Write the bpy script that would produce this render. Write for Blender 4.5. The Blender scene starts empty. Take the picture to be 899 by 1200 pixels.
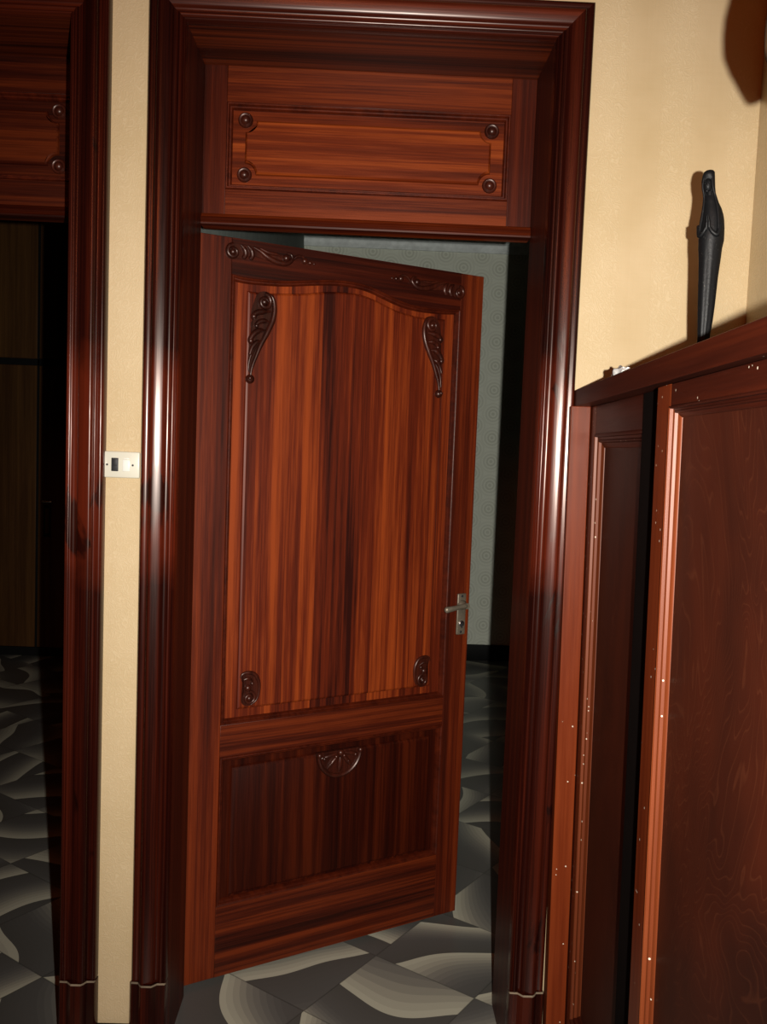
import bpy, bmesh, math, random
from mathutils import Vector
random.seed(7)
PI = math.pi
SC = bpy.context.scene
COL = SC.collection

# ------------------------------------------------------------------ helpers
def tag(o, label=None, cat=None, group=None, kind=None):
    if label: o['label'] = label
    if cat: o['category'] = cat
    if group: o['group'] = group
    if kind: o['kind'] = kind
    return o

def empty(name, loc=(0, 0, 0), rot=(0, 0, 0)):
    o = bpy.data.objects.new(name, None)
    o.empty_display_size = .1
    COL.objects.link(o)
    o.location = loc
    o.rotation_euler = rot
    return o

def obj(name, bm, mat, parent=None, smooth=35):
    bmesh.ops.recalc_face_normals(bm, faces=bm.faces)
    me = bpy.data.meshes.new(name)
    bm.to_mesh(me)
    bm.free()
    if smooth:
        for p in me.polygons: p.use_smooth = True
        me.set_sharp_from_angle(angle=math.radians(smooth))
    me.materials.append(mat)
    o = bpy.data.objects.new(name, me)
    COL.objects.link(o)
    if parent: o.parent = parent
    return o

def box(bm, x0, x1, y0, y1, z0, z1, bev=0.0, seg=2):
    t = bmesh.new()
    vs = [t.verts.new((x, y, z)) for x in (x0, x1) for y in (y0, y1) for z in (z0, z1)]
    for f in ((0, 1, 3, 2), (4, 6, 7, 5), (0, 4, 5, 1), (2, 3, 7, 6), (0, 2, 6, 4), (1, 5, 7, 3)):
        t.faces.new([vs[i] for i in f])
    if bev:
        bmesh.ops.bevel(t, geom=t.edges[:], offset=bev, segments=seg, affect='EDGES', profile=.5)
    merge(bm, t)

def merge(bm, t):
    me = bpy.data.meshes.new('tmp')
    t.to_mesh(me)
    t.free()
    bm.from_mesh(me)
    bpy.data.meshes.remove(me)

def bx(name, mat, parent, *a, bev=.0015, seg=2):
    bm = bmesh.new()
    box(bm, *a, bev=bev, seg=seg)
    return obj(name, bm, mat, parent, 20)

def miter(path, closed):
    n = len(path)
    out = []
    for i in range(n):
        p = Vector(path[i])
        a = Vector(path[i - 1]) if (i > 0 or closed) else None
        b = Vector(path[(i + 1) % n]) if (i < n - 1 or closed) else None
        ns = []
        if a is not None:
            d = (p - a).normalized(); ns.append(Vector((-d.y, d.x)))
        if b is not None:
            d = (b - p).normalized(); ns.append(Vector((-d.y, d.x)))
        if len(ns) == 2:
            m = (ns[0] + ns[1]) / max(.25, 1 + ns[0].dot(ns[1]))
        else:
            m = ns[0]
        out.append(m)
    return out

def sweep(bm, path, prof, closed=False, segs=None):
    """path: (x,z) points; prof: (offset to the left of the path, y)."""
    m = miter(path, closed)
    rings = []
    for p, k in zip(path, m):
        rings.append([bm.verts.new((p[0] + k.x * o, y, p[1] + k.y * o)) for o, y in prof])
    n = len(path)
    for i in range(n if closed else n - 1):
        if segs is not None and i not in segs: continue
        r0, r1 = rings[i], rings[(i + 1) % n]
        for j in range(len(prof) - 1):
            bm.faces.new((r0[j], r0[j + 1], r1[j + 1], r1[j]))
    if segs is not None:
        for v in [v for v in bm.verts if not v.link_faces]: bm.verts.remove(v)
    elif not closed:
        bm.faces.new(rings[0]); bm.faces.new(list(reversed(rings[-1])))

def catmull(pts, n=8):
    pts = [Vector(p) for p in pts]
    P = [pts[0] * 2 - pts[1]] + pts + [pts[-1] * 2 - pts[-2]]
    out = []
    for i in range(1, len(P) - 2):
        for k in range(n):
            t = k / n
            a, b, c, d = P[i - 1:i + 3]
            out.append(.5 * ((2 * b) + (c - a) * t + (2 * a - 5 * b + 4 * c - d) * t * t + (3 * b - a - 3 * c + d) * t ** 3))
    out.append(P[-2])
    return out

def tube(bm, pts, rad, sides=8, flat=1.0, ydir=Vector((0, 1, 0))):
    """tapered tube along 3-D points; rad list or number; flat squashes it in y."""
    pts = [Vector(p) for p in pts]
    n = len(pts)
    if not isinstance(rad, (list, tuple)): rad = [rad] * n
    rings = []
    for i in range(n):
        d = (pts[min(i + 1, n - 1)] - pts[max(i - 1, 0)]).normalized()
        a = d.cross(ydir)
        if a.length < 1e-4: a = d.cross(Vector((1, 0, 0)))
        a.normalize(); b = a.cross(d).normalized()
        ring = []
        for k in range(sides):
            t = 2 * PI * k / sides
            ring.append(bm.verts.new(pts[i] + a * (math.cos(t) * rad[i]) + b * (math.sin(t) * rad[i] * flat)))
        rings.append(ring)
    for i in range(n - 1):
        for k in range(sides):
            bm.faces.new((rings[i][k], rings[i][(k + 1) % sides], rings[i + 1][(k + 1) % sides], rings[i + 1][k]))
    bm.faces.new(rings[0]); bm.faces.new(list(reversed(rings[-1])))

def ball(bm, c, rx, ry=None, rz=None, u=14, v=9):
    ry = rx if ry is None else ry; rz = rx if rz is None else rz
    t = bmesh.new()
    bmesh.ops.create_uvsphere(t, u_segments=u, v_segments=v, radius=1)
    for w in t.verts: w.co = Vector((c[0] + w.co.x * rx, c[1] + w.co.y * ry, c[2] + w.co.z * rz))
    merge(bm, t)

def lathe_y(bm, c, prof, n=24):
    """profile (r, y) turned about the y axis through c"""
    rings = []
    for r, y in prof:
        rings.append([bm.verts.new((c[0] + r * math.cos(2 * PI * k / n), c[1] + y, c[2] + r * math.sin(2 * PI * k / n))) for k in range(n)])
    for a, b in zip(rings, rings[1:]):
        for k in range(n):
            bm.faces.new((a[k], a[(k + 1) % n], b[(k + 1) % n], b[k]))
    bm.faces.new(rings[-1])

def lathe_z(bm, c, prof, n=32, wob=None):
    rings = []
    for r, z in prof:
        rings.append([bm.verts.new((c[0] + r * math.cos(2 * PI * k / n), c[1] + r * math.sin(2 * PI * k / n), c[2] + z)) for k in range(n)])
    for a, b in zip(rings, rings[1:]):
        for k in range(n):
            bm.faces.new((a[k], a[(k + 1) % n], b[(k + 1) % n], b[k]))
    return rings

def field(bm, poly, y_front, y_base, bevel, lip=.0):
    """raised panel field: clockwise outline in (x,z); bevelled edge rises from y_base to y_front"""
    m = miter(poly, True)
    s = -1                                   # left of a clockwise path is outside
    r0 = [bm.verts.new((p[0], y_base, p[1])) for p in poly]
    r1 = [bm.verts.new((p[0] + s * k.x * bevel * .35, y_front + (y_base - y_front) * .35, p[1] + s * k.y * bevel * .35)) for p, k in zip(poly, m)]
    r2 = [bm.verts.new((p[0] + s * k.x * bevel, y_front, p[1] + s * k.y * bevel)) for p, k in zip(poly, m)]
    n = len(poly)
    for a, b in ((r0, r1), (r1, r2)):
        for i in range(n):
            bm.faces.new((a[i], a[(i + 1) % n], b[(i + 1) % n], b[i]))
    f = bm.faces.new(r2)
    bmesh.ops.triangulate(bm, faces=[f])

def prism(bm, poly, y0, y1):
    a = [bm.verts.new((p[0], y0, p[1])) for p in poly]
    b = [bm.verts.new((p[0], y1, p[1])) for p in poly]
    n = len(poly)
    for i in range(n):
        bm.faces.new((a[i], a[(i + 1) % n], b[(i + 1) % n], b[i]))
    f1 = bm.faces.new(a); f2 = bm.faces.new(list(reversed(b)))
    bmesh.ops.triangulate(bm, faces=[f1, f2], ngon_method='EAR_CLIP')

# ------------------------------------------------------------------ materials
def srgb(r, g, b):
    f = lambda c: (c / 255 / 12.92) if c / 255 <= .04045 else ((c / 255 + .055) / 1.055) ** 2.4
    return (f(r), f(g), f(b), 1)

class NT:
    def __init__(s, name):
        s.m = bpy.data.materials.new(name); s.m.use_nodes = True
        s.t = s.m.node_tree; s.n = s.t.nodes
        s.b = s.n['Principled BSDF']
    def add(s, kind, **kw):
        n = s.n.new(kind)
        for k, v in kw.items():
            if k.startswith('_'): setattr(n, k[1:], v)
        return n
    def link(s, a, b): s.t.links.new(a, b)
    def math(s, op, a, b=None, c=None, clamp=False):
        n = s.n.new('ShaderNodeMath'); n.operation = op; n.use_clamp = clamp
        for i, v in enumerate((a, b, c)):
            if v is None: continue
            if isinstance(v, (int, float)): n.inputs[i].default_value = v
            else: s.link(v, n.inputs[i])
        return n.outputs[0]
    def ramp(s, fac, stops, interp='LINEAR'):
        n = s.n.new('ShaderNodeValToRGB'); cr = n.color_ramp; cr.interpolation = interp
        while len(cr.elements) < len(stops): cr.elements.new(.5)
        for e, (p, c) in zip(cr.elements, stops):
            e.position = p; e.color = c if len(c) == 4 else (*c, 1)
        s.link(fac, n.inputs[0]); return n.outputs[0]
    def coords(s, offset_random=True):
        tc = s.n.new('ShaderNodeTexCoord')
        if not offset_random: return tc.outputs['Object']
        oi = s.n.new('ShaderNodeObjectInfo')
        mu = s.n.new('ShaderNodeVectorMath'); mu.operation = 'MULTIPLY_ADD'
        cb = s.n.new('ShaderNodeCombineXYZ')
        for i in range(3): s.link(oi.outputs['Random'], cb.inputs[i])
        s.link(cb.outputs[0], mu.inputs[0]); mu.inputs[1].default_value = (17, 23, 31)
        s.link(tc.outputs['Object'], mu.inputs[2])
        return mu.outputs[0]
    def mapping(s, v, scale, loc=(0, 0, 0), rot=(0, 0, 0)):
        n = s.n.new('ShaderNodeMapping'); n.inputs['Scale'].default_value = scale
        n.inputs['Location'].default_value = loc; n.inputs['Rotation'].default_value = rot
        s.link(v, n.inputs['Vector']); return n.outputs[0]
    def noise(s, v, scale, detail=4, rough=.55, dist=0):
        n = s.n.new('ShaderNodeTexNoise'); n.inputs['Scale'].default_value = scale
        n.inputs['Detail'].default_value = detail; n.inputs['Roughness'].default_value = rough
        n.inputs['Distortion'].default_value = dist
        s.link(v, n.inputs['Vector']); return n.outputs['Fac']
    def mix(s, fac, a, b, mode='MIX'):
        n = s.n.new('ShaderNodeMix'); n.data_type = 'RGBA'; n.blend_type = mode
        for i, v in ((0, fac), (6, a), (7, b)):
            if isinstance(v, (int, float)): n.inputs[i].default_value = v
            elif isinstance(v, tuple): n.inputs[i].default_value = v
            else: s.link(v, n.inputs[i])
        return n.outputs[2]
    def bump(s, h, strength=.3, dist=.002):
        n = s.n.new('ShaderNodeBump'); n.inputs['Strength'].default_value = strength
        n.inputs['Distance'].default_value = dist
        s.link(h, n.inputs['Height']); s.link(n.outputs[0], s.b.inputs['Normal'])
    def color(s, c):
        if isinstance(c, tuple): s.b.inputs['Base Color'].default_value = c
        else: s.link(c, s.b.inputs['Base Color'])
    def surf(s, rough=.4, spec=.5, coat=0, coat_r=.1, metal=0):
        i = s.b.inputs
        if isinstance(rough, (int, float)): i['Roughness'].default_value = rough
        else: s.link(rough, i['Roughness'])
        i['Specular IOR Level'].default_value = spec
        i['Coat Weight'].default_value = coat; i['Coat Roughness'].default_value = coat_r
        i['Metallic'].default_value = metal

def wood(name, dark, mid, light, axis='Z', ribbon=11, rough=.32, spec=.4, coat=.15, coat_r=.2, stain=0, specks=0, contrast=1.0, planks=0):
    w = NT(name)
    co = w.coords(not planks)
    tone = None
    if planks:                                     # boards glued edge to edge, each with a tone of its own
        ps = w.add('ShaderNodeSeparateXYZ'); w.link(w.coords(False), ps.inputs[0])
        wob = w.noise(w.mapping(w.coords(False), (3, 3, .4)), 1, 1)
        ix = w.math('FLOOR', w.math('DIVIDE', w.math('ADD', ps.outputs[0], .021), planks))
        pw = w.add('ShaderNodeTexWhiteNoise'); pw.noise_dimensions = '1D'; w.link(ix, pw.inputs['W'])
        tone = pw.outputs['Value']
        sh_ = w.n.new('ShaderNodeVectorMath'); sh_.operation = 'MULTIPLY_ADD'
        w.link(pw.outputs['Color'], sh_.inputs[0]); sh_.inputs[1].default_value = (9, 9, 9); w.link(co, sh_.inputs[2])
        co = sh_.outputs[0]
    def sc(across, along):
        s = [across] * 3; s['XYZ'.index(axis)] = along; return tuple(s)
    rib = w.noise(w.mapping(co, sc(ribbon, .35)), 1, 3, .6, .25)
    mid_ = w.noise(w.mapping(co, sc(ribbon * 4, 1.1)), 1, 3, .6, .1)
    fine = w.noise(w.mapping(co, sc(ribbon * 22, 9)), 1, 2, .6)
    f = w.math('MULTIPLY_ADD', mid_, .45, w.math('MULTIPLY', rib, .75))
    vein = w.noise(w.mapping(co, sc(ribbon * 9, .8)), 1, 2, .55)
    f = w.math('MULTIPLY_ADD', w.math('SUBTRACT', vein, .5), .30, f)
    f = w.math('MULTIPLY_ADD', fine, .18, f)
    if tone is not None: f = w.math('ADD', f, w.math('MULTIPLY', w.math('SUBTRACT', tone, .5), .075))
    k = .11 / contrast
    c = w.ramp(f, [(.69 - 1.5 * k, dark), (.69, mid), (.69 + 1.5 * k, light)])
    r = w.math('MULTIPLY_ADD', fine, .12, rough - .06)
    if stain:
        sv = w.noise(w.mapping(co, (9, 9, 3.2)), 1, 4, .6, .6)
        tz = w.add('ShaderNodeSeparateXYZ'); w.link(w.coords(False), tz.inputs[0])
        dz = w.math('ABSOLUTE', w.math('SUBTRACT', tz.outputs[2], 1.30))
        near_ = w.math('SUBTRACT', 1, w.math('MULTIPLY', dz, 2.8), None, True)
        sv = w.math('MULTIPLY_ADD', near_, .16, w.math('SUBTRACT', sv, .07))
        sm = w.ramp(sv, [(.585, (0, 0, 0)), (.625, (1, 1, 1))])
        red_zone = w.math('SUBTRACT', 1, w.math('MULTIPLY', w.math('ABSOLUTE', w.math('SUBTRACT', tz.outputs[2], 1.42)), 2.6), None, True)
        wn_ = w.math('MULTIPLY_ADD', red_zone, .55, w.math('MULTIPLY', w.noise(w.mapping(co, (5, 5, 4)), 1, 4, .6), .55))
        wm = w.ramp(wn_, [(.42, (0, 0, 0)), (.60, (1, 1, 1))])          # lighter, redder zone around mid height
        c = w.mix(w.math('MULTIPLY', wm, .8), c, w.mix(f, (mid[0], mid[1], mid[2], 1), (light[0] * 2.6, light[1] * 2.4, light[2] * 2.0, 1)))
        c = w.mix(w.math('MULTIPLY', sm, stain), c, (dark[0] * .25, dark[1] * .3, dark[2] * .4, 1))
        r = w.math('MULTIPLY_ADD', sm, .05, r)
    if specks:
        v = w.add('ShaderNodeTexVoronoi'); v.inputs['Scale'].default_value = 55
        w.link(co, v.inputs['Vector'])
        gate = w.noise(co, 4.5, 2)
        sel = w.add('ShaderNodeSeparateColor'); w.link(v.outputs['Color'], sel.inputs[0])
        on = w.math('MULTIPLY', w.math('GREATER_THAN', sel.outputs[0], .58), w.math('GREATER_THAN', gate, .47))
        dot = w.math('MULTIPLY', w.math('LESS_THAN', v.outputs['Distance'], .10), on)
        c = w.mix(w.math('MULTIPLY', dot, specks), c, srgb(205, 190, 170))
    w.color(c); w.surf(r, spec, coat, coat_r)
    w.b.inputs['Specular Tint'].default_value = (1, .84, .78, 1)     # red-stained lacquer
    w.bump(fine, .12, .0006)
    return w.m

M = {}
# door leaf: bright ribbon-striped mahogany; frames: a darker, glossier stain
D, Mi, L = (.020, .0021, .0008, 1), (.092, .0108, .0021, 1), (.225, .037, .0054, 1)
M['door_v'] = wood('mahogany_upright_grain', D, Mi, L, 'Z', 12, .42, .35, 0, contrast=1.05, planks=.094)
M['door_h'] = wood('mahogany_level_grain', (.016, .002, .0008, 1), (.046, .0056, .0015, 1), (.115, .017, .0032, 1), 'X', 16, .42, .3, 0, contrast=1.2)
M['toprail'] = wood('top_rail_level_grain', (.010, .0014, .0007, 1), (.030, .0036, .0012, 1), (.065, .0085, .0021, 1), 'X', 16, .40, .3, 0)
M['stile_v'] = wood('dark_mahogany_upright_grain', (.019, .0023, .0008, 1), (.062, .0074, .0017, 1), (.140, .0205, .0036, 1), 'Z', 13, .44, .3, 0)
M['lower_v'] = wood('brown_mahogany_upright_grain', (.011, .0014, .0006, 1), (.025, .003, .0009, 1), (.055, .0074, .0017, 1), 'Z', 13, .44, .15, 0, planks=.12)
D2, M2, L2 = (.006, .0010, .0007, 1), (.016, .0023, .0012, 1), (.040, .0054, .0021, 1)
M['frame_v'] = wood('varnished_casing_upright_grain', D2, M2, L2, 'Z', 24, .235, .36, 0, stain=.75)
M['jamb_v'] = wood('jamb_upright_grain', (.016, .0026, .0012, 1), (.042, .006, .0022, 1), (.08, .0115, .0034, 1), 'Z', 24, .42, .2, 0)
M['frame_h'] = wood('varnished_casing_level_grain', D2, (.034, .005, .0022, 1), (.08, .0115, .0035, 1), 'X', 22, .28, .45, 0)
M['soffit_h'] = wood('soffit_level_grain', (.014, .0022, .001, 1), (.06, .0088, .0026, 1), (.12, .019, .0046, 1), 'X', 20, .45, .15, 0)
M['tran_h'] = wood('transom_level_grain', (.019, .0024, .0008, 1), (.056, .0072, .0016, 1), (.135, .022, .004, 1), 'X', 16, .36, .2, 0, contrast=1.15)
M['tran_v'] = wood('transom_upright_grain', (.012, .0018, .0008, 1), (.034, .0042, .0014, 1), (.066, .009, .0024, 1), 'Z', 16, .36, .2, 0)
M['tran_shaded_h'] = wood('shaded_transom_level_grain', (.010, .0014, .0006, 1), (.034, .0044, .0012, 1), (.085, .0135, .0026, 1), 'X', 16, .40, .2, 0)  # transom wood darkened: dimmer light on the left doorway put into its colour
M['tran_shaded_v'] = wood('shaded_transom_upright_grain', (.008, .0012, .0006, 1), (.02, .0026, .001, 1), (.04, .0054, .0016, 1), 'Z', 16, .4, .2, 0)
M['post'] = wood('cabinet_post_upright_grain', (.065, .0098, .0026, 1), (.11, .017, .004, 1), (.15, .026, .006, 1), 'Z', 9, .36, .17, 0, specks=.9)
M['tran_panel'] = wood('transom_panel_level_grain', (.030, .0036, .001, 1), (.098, .0135, .0024, 1), (.22, .040, .006, 1), 'X', 14, .36, .2, 0)
M['mould'] = wood('panel_moulding_even_grain', (.026, .0031, .001, 1), (.048, .006, .0016, 1), (.070, .0092, .0023, 1), 'Y', 16, .32, .55, 0)
M['carve'] = wood('dark_carved_mahogany', (.014, .0028, .0015, 1), (.032, .0058, .0028, 1), (.05, .009, .004, 1), 'Z', 22, .34, .45, 0)
M['cab_v'] = wood('cabinet_red_brown_upright_grain', (.045, .0066, .0018, 1), (.078, .0118, .0028, 1), (.11, .019, .0042, 1), 'Z', 12, .38, .3, 0, specks=.9)
M['cab_h'] = wood('cabinet_red_brown_level_grain', (.018, .0026, .0011, 1), (.034, .0048, .0016, 1), (.056, .0082, .0023, 1), 'Y', 12, .42, .2, 0, specks=.9)
M['cab_m'] = wood('cabinet_pale_moulding', (.08, .015, .0038, 1), (.112, .0225, .0058, 1), (.15, .033, .0092, 1), 'Z', 14, .45, .30, 0, specks=.9)
M['ward'] = wood('brown_wardrobe_veneer', (.045, .018, .0045, 1), (.07, .030, .008, 1), (.10, .044, .012, 1), 'Z', 9, .5, .15, 0)

# plywood face with cathedral grain
w = NT('cabinet_plywood_face')
co = w.coords(False)
warp = w.noise(w.mapping(co, (1, 3.4, 1.5), (0, .35, .2)), 1.0, 3, .45, 1.0)
lines = w.math('FRACT', w.math('MULTIPLY', warp, 60))
ln = w.ramp(lines, [(0, (0, 0, 0)), (.80, (.1, .1, .1)), (.93, (1, 1, 1)), (1, (0, 0, 0))])
pores = w.noise(w.mapping(co, (60, 60, 9)), 1, 3, .6)
big = w.noise(w.mapping(co, (1, 2.2, 1.1)), 1.6, 3, .6, .3)
base = w.ramp(big, [(.35, (.016, .0034, .0017, 1)), (.62, (.050, .0084, .0028, 1))])
c = w.mix(w.math('MULTIPLY', ln, w.math('MULTIPLY', big, .55)), base, (.11, .030, .0115, 1))
c = w.mix(w.math('MULTIPLY', pores, .35), c, (.025, .005, .002, 1))
w.color(c); w.surf(.48, .16); w.bump(pores, .1, .0005)
M['ply'] = w.m

w = NT('cream_embossed_wallpaper')
co = w.coords(False)
sep = w.add('ShaderNodeSeparateXYZ'); w.link(co, sep.inputs[0])
xx = w.math('ADD', sep.outputs[0], sep.outputs[1])
band = w.math('MULTIPLY_ADD', w.math('SINE', w.math('MULTIPLY_ADD', xx, 2 * PI / .1564, 23.0638)), .5, .5)
n1 = w.noise(w.mapping(co, (44, 44, 38)), 1, 2, .5, .9)
curl = w.math('SINE', w.math('MULTIPLY', n1, 48))
mask = w.ramp(band, [(.35, (.12, .12, .12)), (.6, (1, 1, 1))])
emb = w.math('MULTIPLY', curl, mask)
thread = w.noise(w.mapping(co, (320, 320, 3)), 1, 2, .5)
thread2 = w.noise(w.mapping(co, (6, 6, 260)), 1, 2, .5)
blot = w.noise(co, 3.5, 4, .6)
c = w.ramp(blot, [(.3, (.44, .328, .178, 1)), (.7, (.52, .40, .242, 1))])
c = w.mix(w.math('MULTIPLY', band, .2), c, (.60, .49, .31, 1))
c = w.mix(w.math('MULTIPLY', w.math('ADD', thread, thread2), .10), c, (.34, .21, .085, 1))
hi = w.ramp(emb, [(.82, (0, 0, 0)), (1, (1, 1, 1))])
c = w.mix(w.math('MULTIPLY', hi, .14), c, (.74, .63, .45, 1))
w.color(c); w.surf(.55, .25)
w.bump(w.math('MULTIPLY_ADD', emb, .7, w.math('MULTIPLY', thread, .35)), .24, .0008)
M['paper'] = w.m

w = NT('grey_green_damask_wallpaper')
co = w.coords(False)
sep = w.add('ShaderNodeSeparateXYZ'); w.link(co, sep.inputs[0])
def medal(ox, oz):
    fx = w.math('SUBTRACT', w.math('FRACT', w.math('ADD', w.math('DIVIDE', sep.outputs[0], .25), ox)), .5)
    fz = w.math('SUBTRACT', w.math('FRACT', w.math('ADD', w.math('DIVIDE', sep.outputs[2], .165), oz)), .5)
    fx = w.math('MULTIPLY', fx, .25); fz = w.math('MULTIPLY', fz, .165)
    return w.math('SQRT', w.math('ADD', w.math('MULTIPLY', fx, fx), w.math('MULTIPLY', fz, fz)))
d = w.math('MINIMUM', medal(0, 0), medal(.5, .5))
rings = w.math('MULTIPLY_ADD', w.math('SINE', w.math('MULTIPLY', d, 2 * PI / .022)), .5, .5)
fade = w.ramp(d, [(.03, (1, 1, 1)), (.075, (.35, .35, .35))])
rg = w.math('MULTIPLY', rings, fade)
c = w.mix(w.math('MULTIPLY', rg, .6), (.64, .67, .57, 1), (.40, .42, .34, 1))
w.color(c); w.surf(.6, .2)
M['damask'] = w.m

def plain(name, c, rough=.5, spec=.4, metal=0, coat=0, n=.06):
    w = NT(name)
    nz = w.noise(w.coords(), 24, 4)
    dk = tuple(x * (1 - 4 * n) for x in c[:3]) + (1,)
    w.color(w.ramp(nz, [(.3, dk), (.7, c)])); w.surf(rough, spec, coat, .1, metal)
    return w.m
M['crown'] = plain('pale_grey_painted_plaster', (.80, .86, .84, 1), .55, .3)
M['ceiling'] = plain('white_ceiling_plaster', (.6, .52, .42, 1), .7, .2)
M['black_skirt'] = plain('black_gloss_skirting', (.005, .005, .005, 1), .6, .12)
M['gap'] = plain('black_gap_shade_paint', (.004, .002, .0015, 1), .9, .05)
M['plastic'] = plain('ivory_plastic', (.56, .54, .45, 1), .3, .5, n=.01)
M['white_plastic'] = plain('white_plastic', (.68, .68, .63, 1), .25, .5, n=.01)
M['dark_plastic'] = plain('dark_grey_plastic', (.02, .02, .022, 1), .5, .3)
M['nickel'] = plain('tarnished_nickel', (.22, .185, .135, 1), .48, .6, .55, n=.1)
M['steel'] = plain('brushed_steel', (.55, .55, .55, 1), .3, .5, 1.0)
M['plaster'] = plain('white_plaster_crumb', (.62, .6, .58, 1), .8, .2)
M['filler'] = plain('dusty_cream_filler', (.20, .15, .10, 1), .8, .2, n=.12)
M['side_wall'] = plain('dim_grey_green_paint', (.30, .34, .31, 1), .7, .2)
M['shade'] = plain('brown_blocker_fabric', (.16, .08, .035, 1), .8, .2)
M['brass'] = plain('old_brass', (.4, .25, .09, 1), .35, .5, 1.0)

w = NT('black_carved_ebony')
co = w.coords()
nz = w.noise(co, 220, 4, .65)
v = w.add('ShaderNodeTexVoronoi'); v.inputs['Scale'].default_value = 260; w.link(co, v.inputs['Vector'])
dust = w.math('MULTIPLY', w.math('LESS_THAN', v.outputs['Distance'], .16), w.math('GREATER_THAN', nz, .56))
c = w.mix(w.math('MULTIPLY', dust, .35), (.0045, .0045, .005, 1), (.2, .19, .15, 1))
w.color(c); w.surf(.48, .2); w.bump(nz, .35, .0012)
M['ebony'] = w.m

# agate-swirl floor tiles, laid on the skew
w = NT('agate_swirl_floor_tiles')
tc = w.n.new('ShaderNodeTexCoord')
mp = w.mapping(tc.outputs['Object'], (1 / .33, 1 / .33, 1), (0, 0, 0), (0, 0, 0))
vr = w.add('ShaderNodeVectorRotate'); vr.rotation_type = 'Z_AXIS'
vr.inputs['Angle'].default_value = math.radians(36)
sh = w.n.new('ShaderNodeVectorMath'); sh.operation = 'SUBTRACT'
w.link(tc.outputs['Object'], sh.inputs[0]); sh.inputs[1].default_value = (.085, .456, 0)
w.link(sh.outputs[0], vr.inputs['Vector'])
scv = w.n.new('ShaderNodeVectorMath'); scv.operation = 'SCALE'; scv.inputs['Scale'].default_value = 1 / .33
w.link(vr.outputs[0], scv.inputs[0])
fl = w.n.new('ShaderNodeVectorMath'); fl.operation = 'FLOOR'; w.link(scv.outputs[0], fl.inputs[0])
fr = w.n.new('ShaderNodeVectorMath'); fr.operation = 'FRACTION'; w.link(scv.outputs[0], fr.inputs[0])
wn = w.add('ShaderNodeTexWhiteNoise'); wn.noise_dimensions = '3D'; w.link(fl.outputs[0], wn.inputs['Vector'])
off = w.n.new('ShaderNodeVectorMath'); off.operation = 'MULTIPLY_ADD'
w.link(wn.outputs['Color'], off.inputs[0]); off.inputs[1].default_value = (40, 40, 40); w.link(fr.outputs[0], off.inputs[2])
vr2 = w.add('ShaderNodeVectorRotate'); vr2.rotation_type = 'Z_AXIS'
w.link(off.outputs[0], vr2.inputs['Vector'])
w.link(w.math('MULTIPLY', wn.outputs['Value'], 2 * PI), vr2.inputs['Angle'])
wv = w.add('ShaderNodeTexWave'); wv.wave_type = 'BANDS'; wv.bands_direction = 'X'; wv.wave_profile = 'SAW'
wv.inputs['Scale'].default_value = .42; wv.inputs['Distortion'].default_value = 7.5
wv.inputs['Detail'].default_value = 1.0; wv.inputs['Detail Scale'].default_value = 1.15; wv.inputs['Detail Roughness'].default_value = .35
w.link(vr2.outputs[0], wv.inputs['Vector'])
saw = wv.outputs['Fac']
stp = w.math('DIVIDE', w.math('FLOOR', w.math('MULTIPLY', saw, 15)), 15)
edge = w.noise(off.outputs[0], 9, 3)
c = w.ramp(stp, [(0, (.072, .069, .062, 1)), (.36, (.085, .082, .076, 1)), (.50, (.115, .111, .10, 1)), (.66, (.18, .172, .145, 1)), (.80, (.30, .285, .225, 1)), (.92, (.40, .385, .30, 1)), (1, (.42, .405, .31, 1))])
spx = w.add('ShaderNodeSeparateXYZ'); w.link(fr.outputs[0], spx.inputs[0])
def near(v): return w.math('LESS_THAN', w.math('MINIMUM', v, w.math('SUBTRACT', 1, v)), .006)
grout = w.math('MAXIMUM', near(spx.outputs[0]), near(spx.outputs[1]))
c = w.mix(w.math('MULTIPLY', grout, .55), c, (.03, .03, .026, 1))
w.color(c); w.surf(.32, .4)
M['tiles'] = w.m

# ------------------------------------------------------------------ the room shell
H = 2.95
XL, XR, ZT, DP = -.4343, .3963, 2.4225, .238          # main doorway: clear opening and reveal depth
LL, LR = -1.519, -.689                                # left-hand doorway
YW0, YW1 = .03, .262                                  # front wall faces
def struct(name, bm, mat, label, cat, smooth=35):
    return tag(obj(name, bm, mat, None, smooth), label, cat, kind='structure')

bm = bmesh.new(); box(bm, -3.6, 3.0, -4.2, 5.0, -.06, 0)
struct('floor', bm, M['tiles'], 'grey agate-swirl floor tiles laid on the skew', 'floor')
bm = bmesh.new(); box(bm, -3.6, 3.0, -4.2, YW0, H - .002, H + .058)
struct('ceiling_hall', bm, M['tran_h'], 'mahogany boarded ceiling of the hall', 'ceiling')
bm = bmesh.new(); box(bm, -3.6, 3.0, YW0, 5.0, H, H + .06)
struct('ceiling', bm, M['ceiling'], 'plain plaster ceiling of the rooms behind the doorways', 'ceiling')
bm = bmesh.new()
t = .021
box(bm, -3.6, LL - t, YW0, YW1, 0, H)
box(bm, LR + t, XL - t, YW0, YW1, 0, H)
box(bm, XR + t, 3.0, YW0, YW1, 0, H)
box(bm, LL - t, LR + t, YW0, YW1, ZT + t, H)
box(bm, XL - t, XR + t, YW0, YW1, ZT + t, H)
struct('wall_front', bm, M['paper'], 'cream embossed wallpaper wall holding both mahogany doorways', 'wall')
bm = bmesh.new(); box(bm, .876, .976, -4.2, .03, 0, H)
struct('wall_right', bm, M['paper'], 'cream wallpaper side wall behind the red brown cabinet', 'wall')
bm = bmesh.new(); box(bm, -2.3, -2.2, -4.2, .03, 0, H)
struct('wall_left', bm, M['door_h'], 'mahogany boarded wall at the left end of the hall', 'wall')
bm = bmesh.new(); box(bm, -2.2, .876, -4.2, -4.1, 0, H)
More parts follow.
